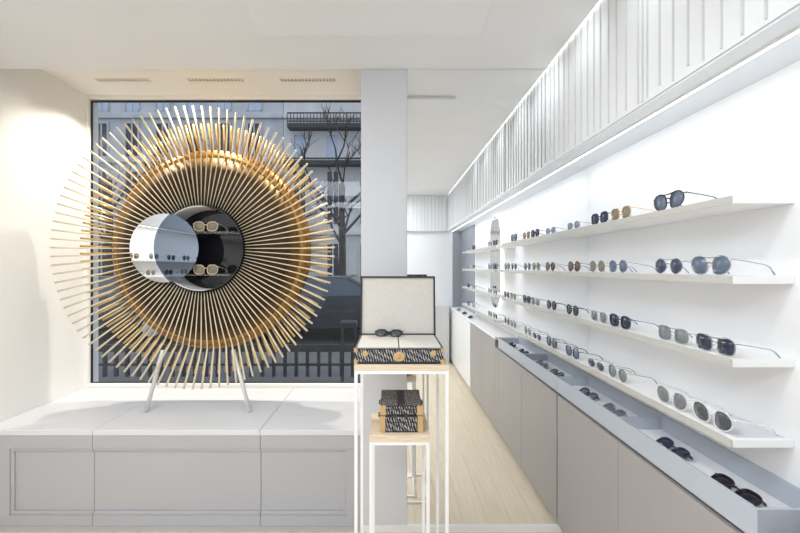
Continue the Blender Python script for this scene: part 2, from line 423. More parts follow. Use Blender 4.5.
# round mirror: crescent beside the drum and blue grey part across the recess
mr = 34.3 * 1.15; mcx = (165 - 391) * 1.15 + 220.8; mcz = 0.0
Rd = RH + .6; dcx = 0.0
def circ_int(r0, c1, r1):
    d = abs(c1); a = (r0 * r0 - r1 * r1 + d * d) / (2 * d); h = math.sqrt(r0 * r0 - a * a)
    return a, h
a_, h_ = circ_int(Rd, mcx, mr)           # along the axis to the mirror centre (negative x)
ix, iz = -a_, h_
t1 = math.atan2(iz, ix - mcx)            # on mirror circle
t2 = math.atan2(iz, ix)                  # on drum circle
n = 48
outer = [(mcx + mr * math.cos(t1 + (2 * PI - 2 * t1) * k / n), mr * math.sin(t1 + (2 * PI - 2 * t1) * k / n)) for k in range(n + 1)]
inner = [(Rd * math.cos(t2 + (2 * PI - 2 * t2) * k / n), Rd * math.sin(t2 + (2 * PI - 2 * t2) * k / n)) for k in range(n + 1)]
cres = outer + inner[1:-1][::-1]
bm = bmesh.new(); prism_y(bm, [(x * u, z * u) for x, z in cres], -9 * u, -7 * u)
link_mesh('round_mirror', bm, M['mirror'], sb, loc=hub)['label'] = 'round mirror crescent left of the black hub'
rightarc = [(mcx + mr * math.cos(-t1 + 2 * t1 * k / n), mr * math.sin(-t1 + 2 * t1 * k / n)) for k in range(n + 1)]
ves = rightarc + inner[1:-1]
bm = bmesh.new(); prism_y(bm, [(x * u, z * u) for x, z in ves], -8.8 * u, -7.2 * u)
link_mesh('smoked_mirror', bm, M['smoked'], sb, loc=hub)['label'] = 'blue grey glass lens overlapping the hub'
for hz in (19.0, -31.0):
    hw = math.sqrt((RH - 2.6) ** 2 - hz ** 2)
    link_mesh('clear_shelf', B(-hw * u * .55, hw * u * .9, -3 * u, 16.8 * u, (hz - .5) * u, (hz + .3) * u), M['clear'], sb, loc=hub)
# legs
for sx, tx, fx in ((-1, 163, 146), (1, 233, 250)):
    dt, df = 1.160, 1.124
    top = Vector(((tx - 391) * dt * u - hubX, (dt - 1.125) * D, (267 - 350) * dt * u + 163 * u))
    foot = Vector(((fx - 391) * df * u - hubX, (df - 1.125) * D, 0.0015))
    bm = bmesh.new(); tube(bm, [top, foot], [2.6 * u, 2.2 * u], 8)
    bmesh.ops.bisect_plane(bm, geom=bm.verts[:] + bm.edges[:] + bm.faces[:], plane_co=(0, 0, .001), plane_no=(0, 0, 1), clear_inner=True)
    link_mesh('leg', bm, M['silverleg'], sb, smooth=True)

# ------------------------------------------------------------------ eyewear
FR = {}
def fmat(key):
    if key in FR: return FR[key]
    table = {
        'gold': mat('frame_gold', (0.75, 0.55, 0.30), 0.25, 0.9), 'silver': mat('frame_silver', (0.45, 0.45, 0.47), 0.25, 0.9),
        'black': mat('frame_black', (0.02, 0.02, 0.025), 0.25), 'navy': mat('frame_navy', (0.04, 0.05, 0.11), 0.25),
        'tortoise': mat('frame_tortoise', (0.16, 0.08, 0.04), 0.25, noise=0.7, nscale=90), 'clear': seethrough('frame_clear', (0.92, 0.92, 0.93), 0.12, 0.45),
        'grey': mat('frame_grey', (0.25, 0.26, 0.29), 0.3), 'tan': mat('frame_tan', (0.55, 0.42, 0.28), 0.3)}
    FR[key] = table[key]; return FR[key]
LN = {}
def lmat(key):
    if key in LN: return LN[key]
    cols = {'navy': (0.028, 0.036, 0.062), 'blue': (0.045, 0.06, 0.115), 'ice': (0.14, 0.185, 0.26), 'steel': (0.14, 0.17, 0.23), 'black': (0.015, 0.015, 0.025), 'smoke': (0.07, 0.075, 0.085),
            'brown': (0.13, 0.10, 0.08), 'tan': (0.27, 0.235, 0.18), 'grey': (0.22, 0.23, 0.24), 'green': (0.24, 0.28, 0.27), 'purple': (0.10, 0.09, 0.20), 'light': (0.30, 0.34, 0.42)}
    tr = {'light': .35, 'tan': .25, 'green': .25, 'grey': .25, 'ice': .2}.get(key, .08)
    LN[key] = seethrough('lens_' + key, cols[key], 0.06, tr, tuple(min(1, c * 1.6 + .1) for c in cols[key])); return LN[key]

SHAPES = {   # half width, half height (metres), superellipse power, drop of the lower outside corner
    'round': (.0250, .0258, 2.0, 0.0), 'pilot': (.0280, .0275, 2.3, .006), 'square': (.0270, .0240, 3.2, .002), 'wide': (.0285, .0250, 2.7, .003), 'oval': (.0265, .0185, 2.2, 0.0)}
def outline(shape, side, k=1.0, n=26):
    a, b, p, drop = SHAPES[shape]
    out = []
    for i in range(n):
        t = 2 * PI * i / n; c, s = math.cos(t), math.sin(t)
        y = a * k * math.copysign(abs(c) ** (2 / p), c); z = b * k * math.copysign(abs(s) ** (2 / p), s)
        if z < 0: y += -side * drop * (-z / b)
        out.append((y, z))
    return out

def make_glasses(name, label, cat, shape, frame, lens, group, thick=.0016, brow=False, folded=False):
    """sunglasses facing -x, lens bottoms on z = 0, arms towards +x (or folded flat and tipped back)"""
    a, b, p, drop = SHAPES[shape]
    root = empty(name, (0, 0, 0), label, cat, group)
    cy = a + .009; zc = b + thick
    fm, lm = fmat(frame), lmat(lens)
    def place(bm):
        if folded:
            th = math.radians(62)
            bmesh.ops.rotate(bm, verts=bm.verts[:], cent=(0, 0, 0), matrix=Matrix.Rotation(th, 3, 'Y'))
        return bm
    parts = []
    bm = bmesh.new()
    for s in (-1, 1):
        loop = [(0.0025 * (abs(y) / a) ** 2, s * cy + y, zc + z) for y, z in outline(shape, s)]
        tube(bm, loop, thick, 6, closed=True)
        tube(bm, [(.001, s * (cy + a), zc + b * .55), (.004, s * (cy + a + .0035), zc + b * .58), (.009, s * (cy + a + .005), zc + b * .58)], thick * 1.1, 6)
        tube(bm, [(.003, s * .0085, zc - b * .1), (.008, s * .007, zc - b * .25)], .0012, 5)
    tube(bm, [(0, -.010, zc + b * .25), (-.001, 0, zc + b * .36), (0, .010, zc + b * .25)], thick * 1.1, 6)
    if brow: tube(bm, [(0, -cy, zc + b * .95), (-.001, 0, zc + b * .80), (0, cy, zc + b * .95)], thick * 1.1, 6)
    parts.append(link_mesh('frame', place(bm), fm, root, smooth=True))
    for s in (-1, 1):
        bm = bmesh.new()
        o = outline(shape, s, .97)
        f = [bm.verts.new((.0025 * (abs(y) / a) ** 2 - .0006, s * cy + y, zc + z)) for y, z in o]
        k = [bm.verts.new((.0025 * (abs(y) / a) ** 2 + .0009, s * cy + y, zc + z)) for y, z in o]
        c0 = bm.verts.new((-.0022, s * cy, zc)); c1 = bm.verts.new((-.0005, s * cy, zc)); n = len(o)
        for i in range(n):
            j = (i + 1) % n
            bm.faces.new((c0, f[j], f[i])); bm.faces.new((c1, k[i], k[j])); bm.faces.new((f[i], f[j], k[j], k[i]))
        parts.append(link_mesh('lens', place(bm), lm, root, smooth=True))
    for s in (-1, 1):
        w = s * (cy + a + .005); zt_ = zc + b * .58
        bm = bmesh.new()
        if folded:
            xo = .010 if s > 0 else .0135
            tube(bm, [(xo, w, zt_), (xo, w - s * .02, zt_ + .001), (xo, w - s * .085, zt_), (xo, w - s * .118, zt_ - .016)], [.0016, .0016, .0018, .0022], 6)
        else:
            tube(bm, [(.0088, w, zt_), (.05, w + s * .001, zt_ - .007), (.094, w, zt_ - .015), (.108, w - s * .001, max(zt_ - .022, .008)), (.124, w - s * .003, .0022)],
                 [.0016, .0014, .0015, .0019, .002], 6)
        parts.append(link_mesh('temple', place(bm), fm, root, smooth=True))
    if folded:
        lo = min((v.co.z for q in parts for v in q.data.vertices))
        for q in parts:
            for v in q.data.vertices: v.co.z -= lo
    return root

HS = {1: 35.0, 2: -4.5, 3: -45.4, 4: -84.8}     # tops of the four shelves
AL = 170.0
gl = {}
G = 'sunglasses on the wall shelves'
direct = [
 # shelf, depth, shape, frame, lens, brow, thickness, label
 (1, .966, 'oval', 'silver', 'light', 0, .0013, 'pale silver framed sunglasses at the mirror end of the top shelf'),
 (1, .846, 'square', 'navy', 'navy', 0, .0020, 'dark blue square sunglasses on the top shelf beside the tan lensed pair'),
 (1, .768, 'square', 'gold', 'tan', 0, .0018, 'tan lensed gold sunglasses in the middle of the top shelf'),
 (1, .636, 'pilot', 'black', 'steel', 1, .0020, 'black browed steel blue sunglasses nearest the front end of the top shelf'),
 (2, .963, 'round', 'tortoise', 'brown', 0, .0016, 'brown lensed sunglasses at the mirror end of the second shelf'),
 (2, .855, 'round', 'silver', 'tan', 0, .0014, 'amber tan round sunglasses on the second shelf, second pair from the mirror'),
 (2, .777, 'round', 'silver', 'ice', 0, .0014, 'grey blue round sunglasses on the second shelf, third pair from the mirror'),
 (2, .636, 'round', 'silver', 'blue', 1, .0014, 'deep blue round wire sunglasses on the second shelf beside the pale blue pair'),
 (2, .553, 'pilot', 'silver', 'ice', 1, .0016, 'pale blue aviator sunglasses at the front end of the second shelf'),
 (3, .972, 'round', 'black', 'smoke', 0, .0018, 'black round sunglasses at the mirror end of the third shelf'),
 (3, .849, 'square', 'clear', 'grey', 0, .0018, 'grey lensed clear framed sunglasses on the third shelf before the navy pair'),
 (3, .771, 'wide', 'navy', 'navy', 0, .0022, 'solid navy wide sunglasses in the middle of the third shelf'),
 (3, .626, 'square', 'silver', 'green', 1, .0014, 'olive grey rectangular sunglasses on the third shelf, second from its front end'),
 (3, .545, 'square', 'silver', 'navy', 1, .0016, 'navy flat topped sunglasses at the front end of the third shelf'),
 (4, .973, 'wide', 'navy', 'steel', 0, .0018, 'steel blue sunglasses with dark arms at the mirror end of the bottom shelf'),
 (4, .861, 'oval', 'silver', 'blue', 0, .0013, 'bright blue oval sunglasses on the bottom shelf beside the green grey pair'),
 (4, .779, 'round', 'silver', 'green', 0, .0013, 'green grey round sunglasses in the middle of the bottom shelf'),
 (4, .629, 'pilot', 'clear', 'grey', 0, .0020, 'light grey lensed clear framed sunglasses on the bottom shelf, second from its front end'),
 (4, .550, 'pilot', 'clear', 'smoke', 0, .0022, 'dark lensed clear framed sunglasses at the front end of the bottom shelf'),
]
for (sh, dd, shp, fr, ln, br, th, lab) in direct:
    g = make_glasses('sunglasses', lab, 'sunglasses', shp, fr, ln, G, th, bool(br))
    g.location = (X(AL), Y(dd * .966), Z(HS[sh]) + .0012)
    gl[(sh, dd)] = g

# ------------------------------------------------------------------ shelves
ordn = {1: 'top', 2: 'second', 3: 'third', 4: 'bottom'}
def shelf(h, d0, d1, label, group, front=166.5, th=3.8):
    r = empty('wall_shelf', (X((front + WR) / 2), Y((d0 + d1) / 2), Z(h - th)), label, 'shelf', group)
    L = r.location
    link_mesh('board', B(X(front + .9) - L.x, X(WR) - .0008 - L.x, Y(d0) - L.y, Y(d1) - L.y, 0, X(th)), M['shelf'], r, bevel=.0008)
    link_mesh('edge_band', B(X(front) - L.x, X(front + .9) - .0001 - L.x, Y(d0) - L.y, Y(d1) - L.y, 0.0002, X(th) - .0002), M['edge'], r)['label'] = 'putty grey front edge'
    return r
for i in (1, 2, 3, 4):
    shelf(HS[i], .490, 1.0 - .0006, {1: 'long white display shelf, topmost of four on the bright right wall', 2: 'long white display shelf at eye level, second from the top',
          3: 'long white display shelf, third from the top, above the lowest one', 4: 'long white display shelf, lowest of four, just above the grey trays'}[i], 'white wall shelves')
    shelf(HS[i], -.34, .405, 'white wall shelf past the frame on the right wall, %s of its bay' % ordn[i], 'white wall shelves')
# base pad on the bottom shelf in front of the near pairs
tag(link_mesh('display_mat', B(X(171.5), X(196), Y(.497), Y(.575), Z(HS[4]) + .0002, Z(HS[4]) + .0010), mat('pale_grey_mat', (.68, .69, .72), .6)),
    'thin pale grey mat at the front end of the bottom shelf', 'mat')
# a pad would lift the last pair: give it the pad height
gl[(4, .550)].location.z = Z(HS[4]) + .0022

bm = bmesh.new(); box(bm, -.012, .012, -.010, .010, 0, .003); box(bm, -.012, -.009, -.010, .010, .003, .045); box(bm, .009, .012, -.010, .010, .003, .045)
tag(link_mesh('acrylic_rest', bm, M['clear'], loc=(X(187), Y(.497), Z(HS[1]) + .0006)), 'empty clear acrylic eyewear rest at the front end of the top shelf', 'eyewear rest')

# ------------------------------------------------------------------ trays and folded sunglasses
TA = 166
def tray(d0, d1, label):
    r = empty('display_tray', (X(182), Y((d0 + d1) / 2), Z(-124.5)), label, 'tray', 'blue grey counter trays')
    L = r.location
    x0, x1, y0, y1 = X(TA) - L.x, X(WR) - .001 - L.x, Y(d0) + .0006 - L.y, Y(d1) - .0006 - L.y
    t = .008
    bm = bmesh.new()
    box(bm, x0, x0 + t, y0, y1, 0, X(14.5)); box(bm, x1 - t, x1, y0, y1, 0, X(17.5))
    box(bm, x0 + t, x1 - t, y0, y0 + t, 0, X(14.5)); box(bm, x0 + t, x1 - t, y1 - t, y1, 0, X(14.5))
    box(bm, x0 + t, x1 - t, y0 + t, y1 - t, 0, X(5.0))
    link_mesh('tray_shell', bm, M['tray'], r)
    link_mesh('liner', B(x0 + t + .0003, x1 - t - .0003, y0 + t + .0003, y1 - t - .0003, X(5.0) + .0002, X(6.4)), M['felt'], r)
    return r
TD = [.4527, .7313, 1.0 - .0004]
tray(TD[0], TD[1], 'pale blue grey open tray holding sunglasses, nearest one on the counter')
tray(TD[1], TD[2], 'pale blue grey open tray holding sunglasses, farther one touching the mirror')
GF = 'folded sunglasses in the trays'
zt_tray = Z(-124.5) + X(6.4) + .0006
for (dd, aa, shp, fr, ln, lab, rz) in (
    (.520, 178, 'wide', 'black', 'black', 'folded black sunglasses at the front end of the near tray', .05),
    (.640, 179, 'wide', 'navy', 'navy', 'folded dark navy sunglasses with gold bridge at the back of the near tray', -.05),
    (.807, 179, 'wide', 'grey', 'steel', 'folded grey sunglasses at the front end of the far tray', .0),
    (.913, 179, 'wide', 'black', 'steel', 'folded dark sunglasses in the far tray close to the mirror', .0)):
    g = make_glasses('folded_sunglasses', lab, 'sunglasses', shp, fr, ln, GF, .0022, False, True)
    g.location = (X(aa) - .022, Y(dd), zt_tray); g.rotation_euler = (0, 0, rz)

# ------------------------------------------------------------------ cabinets under the trays
def cabinet(d0, d1, label, m=None, top=-126.5):
    r = empty('base_cabinet', (X(183), Y((d0 + d1) / 2), 0), label, 'cabinet', 'base cabinets along the right wall')
    L = r.location
    x1 = X(WR) - .001 - L.x; y0, y1 = Y(d0) + .001 - L.y, Y(d1) - .001 - L.y
    link_mesh('carcass', B(X(TA + 3.4) - L.x, x1, y0, y1, .045, Z(top)), M['cabdark'] if m is None else m, r)
    link_mesh('door', B(X(TA) - L.x, X(TA + 3.3) - L.x, y0 + .0005, y1 - .0005, .045, Z(top - 1.2)), m or M['cab'], r, bevel=.001)
    link_mesh('toe_kick', B(X(172) - L.x, x1, y0, y1, 0.0, .0448), M['cab'], r)
    return r
cabinet(.7313, .9982, 'warm grey cabinet under the farther tray, its edge touching the mirror')
cabinet(.4527, .7313, 'warm grey cabinet under the nearest tray at the bottom right')
cabinet(.404, .4527, 'narrow grey filler cabinet at the near end of the trays')
cabinet(.175, .404, 'warm grey cabinet past the frame edge, seen only in the mirror', top=-116)
cabinet(-.10, .175, 'warm grey cabinet beside the camera, seen only in the mirror', top=-116)
cabinet(-.78, -.10, 'gloss white cabinet behind the camera at the far end of the counter', M['cabwhite'], top=-116)
struct('trim_counter_gap', B(X(TA + 5), X(WR) - .001, Y(.4527), Y(1) - .002, Z(-126.45), Z(-124.55)), M['cabdark'])
tag(link_mesh('counter_top', B(X(TA), X(WR) - .001, Y(-.78), Y(.403), Z(-115.9), Z(-112)), M['shelf'], bevel=.001), 'white counter top running on past the trays, seen in the mirror', 'counter top')

# off-frame eyewear: copies, seen in the mirrors
protos = [gl[k] for k in gl]
cols = []
words = ['first', 'second', 'third', 'fourth', 'fifth', 'sixth']
k = 0
for sh in (1, 2, 3, 4):
    for j, dd in enumerate((.365, .28, -.06, -.2)):
        c = copy_tree(protos[(k * 5 + sh) % len(protos)]); k += 1
        c.location = (X(AL), Y(dd), Z(HS[sh]) + .0012)
        c['label'] = 'sunglasses on the %s shelf of the bay beside the camera, %s from the front' % (ordn[sh], words[j])
        c['group'] = 'sunglasses on the shelves beside the camera'
fol = [o for o in COL.objects if o.name.startswith('folded_sunglasses')]
for j, dd in enumerate((-.20, -.38, -.58)):
    c = copy_tree(fol[j]); c.location = (X(170), Y(dd), Z(-112) + .001)
    c['label'] = 'folded dark sunglasses lying on the bare white counter, %s from the trays' % words[j]; c['group'] = 'folded sunglasses on the counter'
# left wall shelves with sunglasses (mirrored in the sunburst hub)
lt = {0: 12, 1: -14, 2: -42}
for i in range(3):
    r = tag(link_mesh('wall_shelf', B(X(WL) + .001, X(WL + 22), Y(.02), Y(.84), Z(lt[i] - 3), Z(lt[i])), M['shelf'], bevel=.001),
            'white shelf on the left wall outside the frame, %s of three' % ('topmost', 'middle', 'lowest')[i], 'shelf', 'shelves on the left wall')
    for j in range(6):
        c = copy_tree(protos[(i * 7 + j * 4 + 1) % len(protos)]); c.rotation_euler = (0, 0, PI)
        c.location = (X(WL + 21), Y(.12 + .13 * j + .02 * i), Z(lt[i]) + .0012)
        c['label'] = 'sunglasses on the %s left wall shelf, %s along it' % (('topmost', 'middle', 'lowest')[i], words[j]); c['group'] = 'sunglasses on the left wall shelves'
led_profile(WL + 24, -1, Y(.0), Y(.85), Z(66), 'white linear light under the left wall fascia, outside the frame')
# two sunglasses inside the hub recess
for hz, lab in ((19.3, 'tan framed sunglasses on the upper clear shelf inside the black sunburst hub'), (-30.7, 'tan framed sunglasses on the lower clear shelf inside the black sunburst hub')):
    g = make_glasses('sunglasses', lab, 'sunglasses', 'wide', 'tan', 'tan', 'sunglasses in the sunburst hub', .0026)
    g.scale = (1.18, 1.18, 1.18); g.rotation_euler = (0, 0, PI / 2); g.location = (hubX + X(6), Y(hd) - X(4.2), hubZ + X(hz) + .0012)

# ------------------------------------------------------------------ things reflected behind the camera
r = empty('round_ended_mirror', (X(WR), Y(.15), Z(-75)), 'backlit pill shaped mirror on the right wall, seen only in the big mirror', 'mirror')
w2, hh = X(30), X(167)
ol = [(w2 * math.cos(PI * k / 24), hh - w2 + w2 * math.sin(PI * k / 24)) for k in range(25)] + [(w2 * math.cos(PI + PI * k / 24), w2 + w2 * math.sin(PI + PI * k / 24)) for k in range(25)]
def pill(k, x0, x1):
    bm = bmesh.new(); cz = hh / 2
    a = [bm.verts.new((x0, y * k, cz + (z - cz) * k)) for y, z in ol]; b = [bm.verts.new((x1, y * k, cz + (z - cz) * k)) for y, z in ol]
    bm.faces.new(a); bm.faces.new(b[::-1]); n = len(a)
    for i in range(n): bm.faces.new((a[i], b[i], b[(i + 1) % n], a[(i + 1) % n]))
    return bm
link_mesh('mirror_glass', pill(1.0, -.034, -.028), mat('grey_mirror', (.58, .57, .55), .02, 1.0), r)
link_mesh('halo_light', pill(.97, -.027, -.012), M['halo'], r)
link_mesh('mount', pill(.6, -.0118, -.0005), M['whitemetal'], r)
struct('trim_steel_panel', B(X(WR) - .010, X(WR) - .0005, Y(-.78), Y(-.36), Z(-110), Z(SO) - .001), M['steel'])
struct('trim_steel_strip', B(X(172), X(WR) - .0105, Y(DB) + .0005, Y(DB) + .012, Z(-110), Z(SO) - .001), M['steel'])
r = tag(link_mesh('low_counter', B(X(-120), X(158), Y(DB) + .001, Y(DB) + .16, 0, Z(-107)), M['column'], bevel=.002), 'low lilac grey counter along the wall behind the camera', 'counter')

# ------------------------------------------------------------------ display stands
def stand(x0, x1, d0, d1, htop, th, label):
    r = empty('display_stand', (X((x0 + x1) / 2), Y((d0 + d1) / 2), 0), label, 'display stand')
    L = r.location
    a0, a1, b0, b1 = X(x0) - L.x, X(x1) - L.x, Y(d0) - L.y, Y(d1) - L.y
    zt_ = Z(htop)
    link_mesh('top', B(a0, a1, b0, b1, zt_ - X(th), zt_), M['oak'], r, bevel=.001)
    lw = X(2.3)
    for lx in (a0 + .001, a1 - lw - .001):
        for ly in (b0 + .001, b1 - lw - .001):
            link_mesh('leg', B(lx, lx + lw, ly, ly + lw, 0, zt_ - X(th) - .0002), M['whitemetal'], r)
    zz1 = zt_ - X(th) - .0003
    e = .0005
    for (z0, z1) in ((zz1 - lw, zz1), (.0, lw * .8)):
        for q in ((a0 + .001 + lw + e, a1 - lw - .001 - e, b0 + .001, b0 + .001 + lw), (a0 + .001 + lw + e, a1 - lw - .001 - e, b1 - .001 - lw, b1 - .001),
                  (a0 + .001, a0 + .001 + lw, b0 + lw + .001 + e, b1 - lw - .001 - e), (a1 - .001 - lw, a1 - .001, b0 + lw + .001 + e, b1 - lw - .001 - e)):
            link_mesh('rail', B(*q, z0, z1), M['whitemetal'], r)
    return r
stand(-27, 42.3, .73, .885, -71.5, 4.4, 'tall white metal stand with oak top carrying the open display case')
stand(-16.3, 28.9, .742, .855, -125, 5, 'short white metal stand with oak top nested under the tall one')

# ------------------------------------------------------------------ open case
oc = empty('open_display_case', (X(6), Y(.806), Z(-71.5) + .0006), 'open dark woven case with tan corners and cream lining on the tall stand', 'case')
w, dp, hgt = X(32.6), Y(.138) / 2, X(11.2)
t = .006
bm = bmesh.new()
box(bm, -w, w, -dp, -dp + t, 0, hgt); box(bm, -w, w, dp - t, dp, 0, hgt); box(bm, -w, -w + t, -dp + t, dp - t, 0, hgt); box(bm, w - t, w, -dp + t, dp - t, 0, hgt)
box(bm, -w + t, w - t, -dp + t, dp - t, 0, t)
link_mesh('case_body', bm, M['weave'], oc, bevel=.001)
bm = bmesh.new(); e = .0022
for (z0, z1) in ((-.0004, .009), (hgt - .003, hgt + .001)):
    box(bm, -w - e, w + e, -dp - e, -dp - .0001, z0, z1); box(bm, -w - e, w + e, dp + .0001, dp + e, z0, z1)
    box(bm, -w - e, -w - .0001, -dp, dp, z0, z1); box(bm, w + .0001, w + e, -dp, dp, z0, z1)
link_mesh('edge_trim', bm, M['blackleather'], oc)
for sx in (-1, 1):
    for sy in (-1, 1):
        for (z0, z1) in ((0, .018), (hgt - .014, hgt + .002)):
            bm = bmesh.new(); c = .017; q = .0042
            xa, xb = sorted((sx * (w + q), sx * (w - .011))); ya, yb = sorted((sy * (dp + q), sy * (dp + .0023)))
            box(bm, xa, xb, ya, yb, z0, z1)
            xa, xb = sorted((sx * (w + q), sx * (w + .0023))); ya, yb = sorted((sy * (dp + .0022), sy * (dp - .014)))
            box(bm, xa, xb, ya, yb, z0, z1)
            link_mesh('corner', bm, M['tan'], oc, bevel=.0012)
bm = bmesh.new(); lathe_y(bm, [(.018, -dp - .0065), (.021, -dp - .0045), (.021, -dp - .0008)], 20)
bmesh.ops.translate(bm, verts=bm.verts[:], vec=(0, 0, hgt * .50)); bmesh.ops.scale(bm, verts=bm.verts[:], vec=(1.15, 1, .95))
clasp = link_mesh('clasp', bm, M['tan'], oc)
bm = bmesh.new(); lathe_y(bm, [(.006, -dp - .0092), (.007, -dp - .0068)], 14); bmesh.ops.translate(bm, verts=bm.verts[:], vec=(0, 0, hgt * .47))
link_mesh('lock', bm, fmat('gold'), clasp)
for sx in (-1, 1):
    bm = bmesh.new(); lathe_y(bm, [(.010, -dp - .005), (.012, -dp - .003), (.012, -dp - .0008)], 16)
    bmesh.ops.translate(bm, verts=bm.verts[:], vec=(sx * X(25), 0, hgt * .68))
    link_mesh('latch', bm, M['tan'], oc)
    bm = bmesh.new(); xs = sx * (w + .001)
    tube(bm, [(sx * (w + .0045), -.03, hgt * .45), (sx * (w + .012), -.02, hgt * .5), (sx * (w + .012), .02, hgt * .5), (sx * (w + .0045), .03, hgt * .45)], .004, 8)
    link_mesh('side_handle', bm, M['blackleather'], oc, smooth=True)
# cream compartment lids
for x0, x1 in ((-w + t + .003, -.002), (.002, w - t - .003)):
    bm = bmesh.new(); yb, yf = dp - t - .003, -dp + t + .002
    zz = [(yf, t + .0005), (yf, hgt + .004), (yf + .02, hgt + .008), (yb, hgt + .006), (yb, t + .0005)]
    A = [bm.verts.new((x0, y, z)) for y, z in zz]; Bv = [bm.verts.new((x1, y, z)) for y, z in zz]
    bm.faces.new(A); bm.faces.new(Bv[::-1])
    for i in range(5): bm.faces.new((A[i], Bv[i], Bv[(i + 1) % 5], A[(i + 1) % 5]))
    comp = link_mesh('compartment_lid', bm, M['suede'], oc, bevel=.002)
    bm = bmesh.new()
    n = int((x1 - x0) / .006)
    for k in range(n):
        xx = x0 + .003 + (x1 - x0 - .006) * k / (n - 1); box(bm, xx - .0016, xx + .0016, yf - .0012, yf - .0001, hgt + .0012, hgt + .0032)
    link_mesh('stitching', bm, M['edge'], comp)
# lid, leaning back a little
lh = X(52); lz = hgt + .0015; th_ = math.radians(5)
def lidxf(bm):
    bmesh.ops.rotate(bm, verts=bm.verts[:], cent=(0, 0, 0), matrix=Matrix.Rotation(-th_, 3, 'X'))
    bmesh.ops.translate(bm, verts=bm.verts[:], vec=(0, dp + .0035, lz)); return bm
lw_ = X(33.2)
bm = bmesh.new(); q = .008
box(bm, -lw_, lw_, .020, .026, 0, lh); box(bm, -lw_, -lw_ + q, -.0, .0199, 0, lh); box(bm, lw_ - q, lw_, -.0, .0199, 0, lh)
box(bm, -lw_ + q, lw_ - q, 0, .0199, 0, q); box(bm, -lw_ + q, lw_ - q, 0, .0199, lh - q, lh)
lid = link_mesh('lid', lidxf(bm), M['blackleather'], oc, bevel=.001)
link_mesh('lid_lining', lidxf(B(-lw_ + q + .0003, lw_ - q - .0003, .010, .0198, q + .0003, lh - q - .0003)), M['suede'], lid)
link_mesh('lid_cover', lidxf(B(-lw_ + .004, lw_ - .004, .0262, .0272, .004, lh - .004)), M['weave'], lid)
# dark sunglasses left on the left compartment lid
g = make_glasses('folded_sunglasses', 'dark sunglasses lying on the left cream compartment of the open case', 'sunglasses', 'square', 'black', 'smoke', None, .002, False, True)
g.location = (X(-2.5), Y(.842), Z(-71.5) + hgt + .0090); g.rotation_euler = (0, 0, PI / 2 - .12)

# ------------------------------------------------------------------ two small cases, one on the other
def small_case(w, dp, hgt, loc, label):
    r = empty('woven_case', loc, label, 'case', 'small cases on the short stand')
    link_mesh('case_body', B(-w, w, -dp, dp, .0006, hgt), M['weave'], r, bevel=.003)
    bm = bmesh.new(); e = .0015; zs = hgt * .62
    for (z0, z1) in ((.0004, .005), (zs - .0015, zs + .0015), (hgt - .004, hgt + .0005)):
        box(bm, -w - e, w + e, -dp - e, -dp - .0001, z0, z1); box(bm, -w - e, w + e, dp + .0001, dp + e, z0, z1)
        box(bm, -w - e, -w - .0001, -dp, dp, z0, z1); box(bm, w + .0001, w + e, -dp, dp, z0, z1)
    link_mesh('edge_trim', bm, M['blackleather'], r)
    link_mesh('strap', B(-.016, .016, -dp + .004, dp - .004, hgt + .0002, hgt + .0014), M['blackleather'], r)
    for sx in (-1, 1):
        for sy in (-1, 1):
            bm = bmesh.new(); q = .004
            xa, xb = sorted((sx * (w + q), sx * (w - .020))); ya, yb = sorted((sy * (dp + q), sy * (dp + .0016)))
            box(bm, xa, xb, ya, yb, .0006, hgt + .001)
            xa, xb = sorted((sx * (w + q), sx * (w + .0016))); ya, yb = sorted((sy * (dp + .0015), sy * (dp - .022)))
            box(bm, xa, xb, ya, yb, .0006, hgt + .001)
            link_mesh('corner', bm, M['tan'], r, bevel=.001)
        bm = bmesh.new()
        tube(bm, [(sx * (w + .0045), -.025, hgt * .5), (sx * (w + .009), -.016, hgt * .5), (sx * (w + .009), .016, hgt * .5), (sx * (w + .0045), .025, hgt * .5)], .0035, 8)
        link_mesh('side_handle', bm, M['blackleather'], r, smooth=True)
    for sx in (-.5, .0, .5):
        bm = bmesh.new(); lathe_y(bm, [(.0025, -dp - .0032), (.003, -dp - .0016)], 10); bmesh.ops.translate(bm, verts=bm.verts[:], vec=(sx * w, 0, hgt - .006))
        link_mesh('stud', bm, fmat('silver'), r)
    return r
small_case(X(15.8), Y(.050), X(12.2), (X(7.9), Y(.806), Z(-125)), 'dark woven case with tan corners lying directly on the short stand')
small_case(X(15.4), Y(.048), X(7.4), (X(7.9), Y(.806), Z(-125) + X(12.2) + .0020), 'flatter dark woven case with black strap stacked on another case')

# ------------------------------------------------------------------ outside
facade = mat('limestone', (0.55, 0.55, 0.56), 0.9, noise=0.10, nscale=1.2)
facade2 = mat('limestone_pale', (0.46, 0.48, 0.52), 0.9, noise=0.10, nscale=1.2)
darkgl = mat('dark_window_glass', (0.03, 0.035, 0.05), 0.15)
blind = mat('pale_window_pane', (0.42, 0.50, 0.66), 0.3)
iron = mat('wrought_iron', (0.025, 0.027, 0.032), 0.5)
asph = mat('asphalt', (0.035, 0.037, 0.042), 0.8, noise=0.15, nscale=3)
pave = mat('paving', (0.14, 0.145, 0.155), 0.8, noise=0.1, nscale=4)
bark = mat('bark', (0.05, 0.045, 0.045), 0.9)
def EX(px, dist): return (px - 391) / F * dist
def EZ(py, dist): return H + (267 - py) / F * dist
struct('ground_pavement', B(-30, 20, yw + .2, 7.0, -.25, -.12), pave)
struct('ground_street', B(-60, 40, 7.0, 40, -.30, -.16), asph)
struct('ground_kerb', B(-30, 20, 6.8, 7.0, -.119, -.05), pave)
FD = 26.0
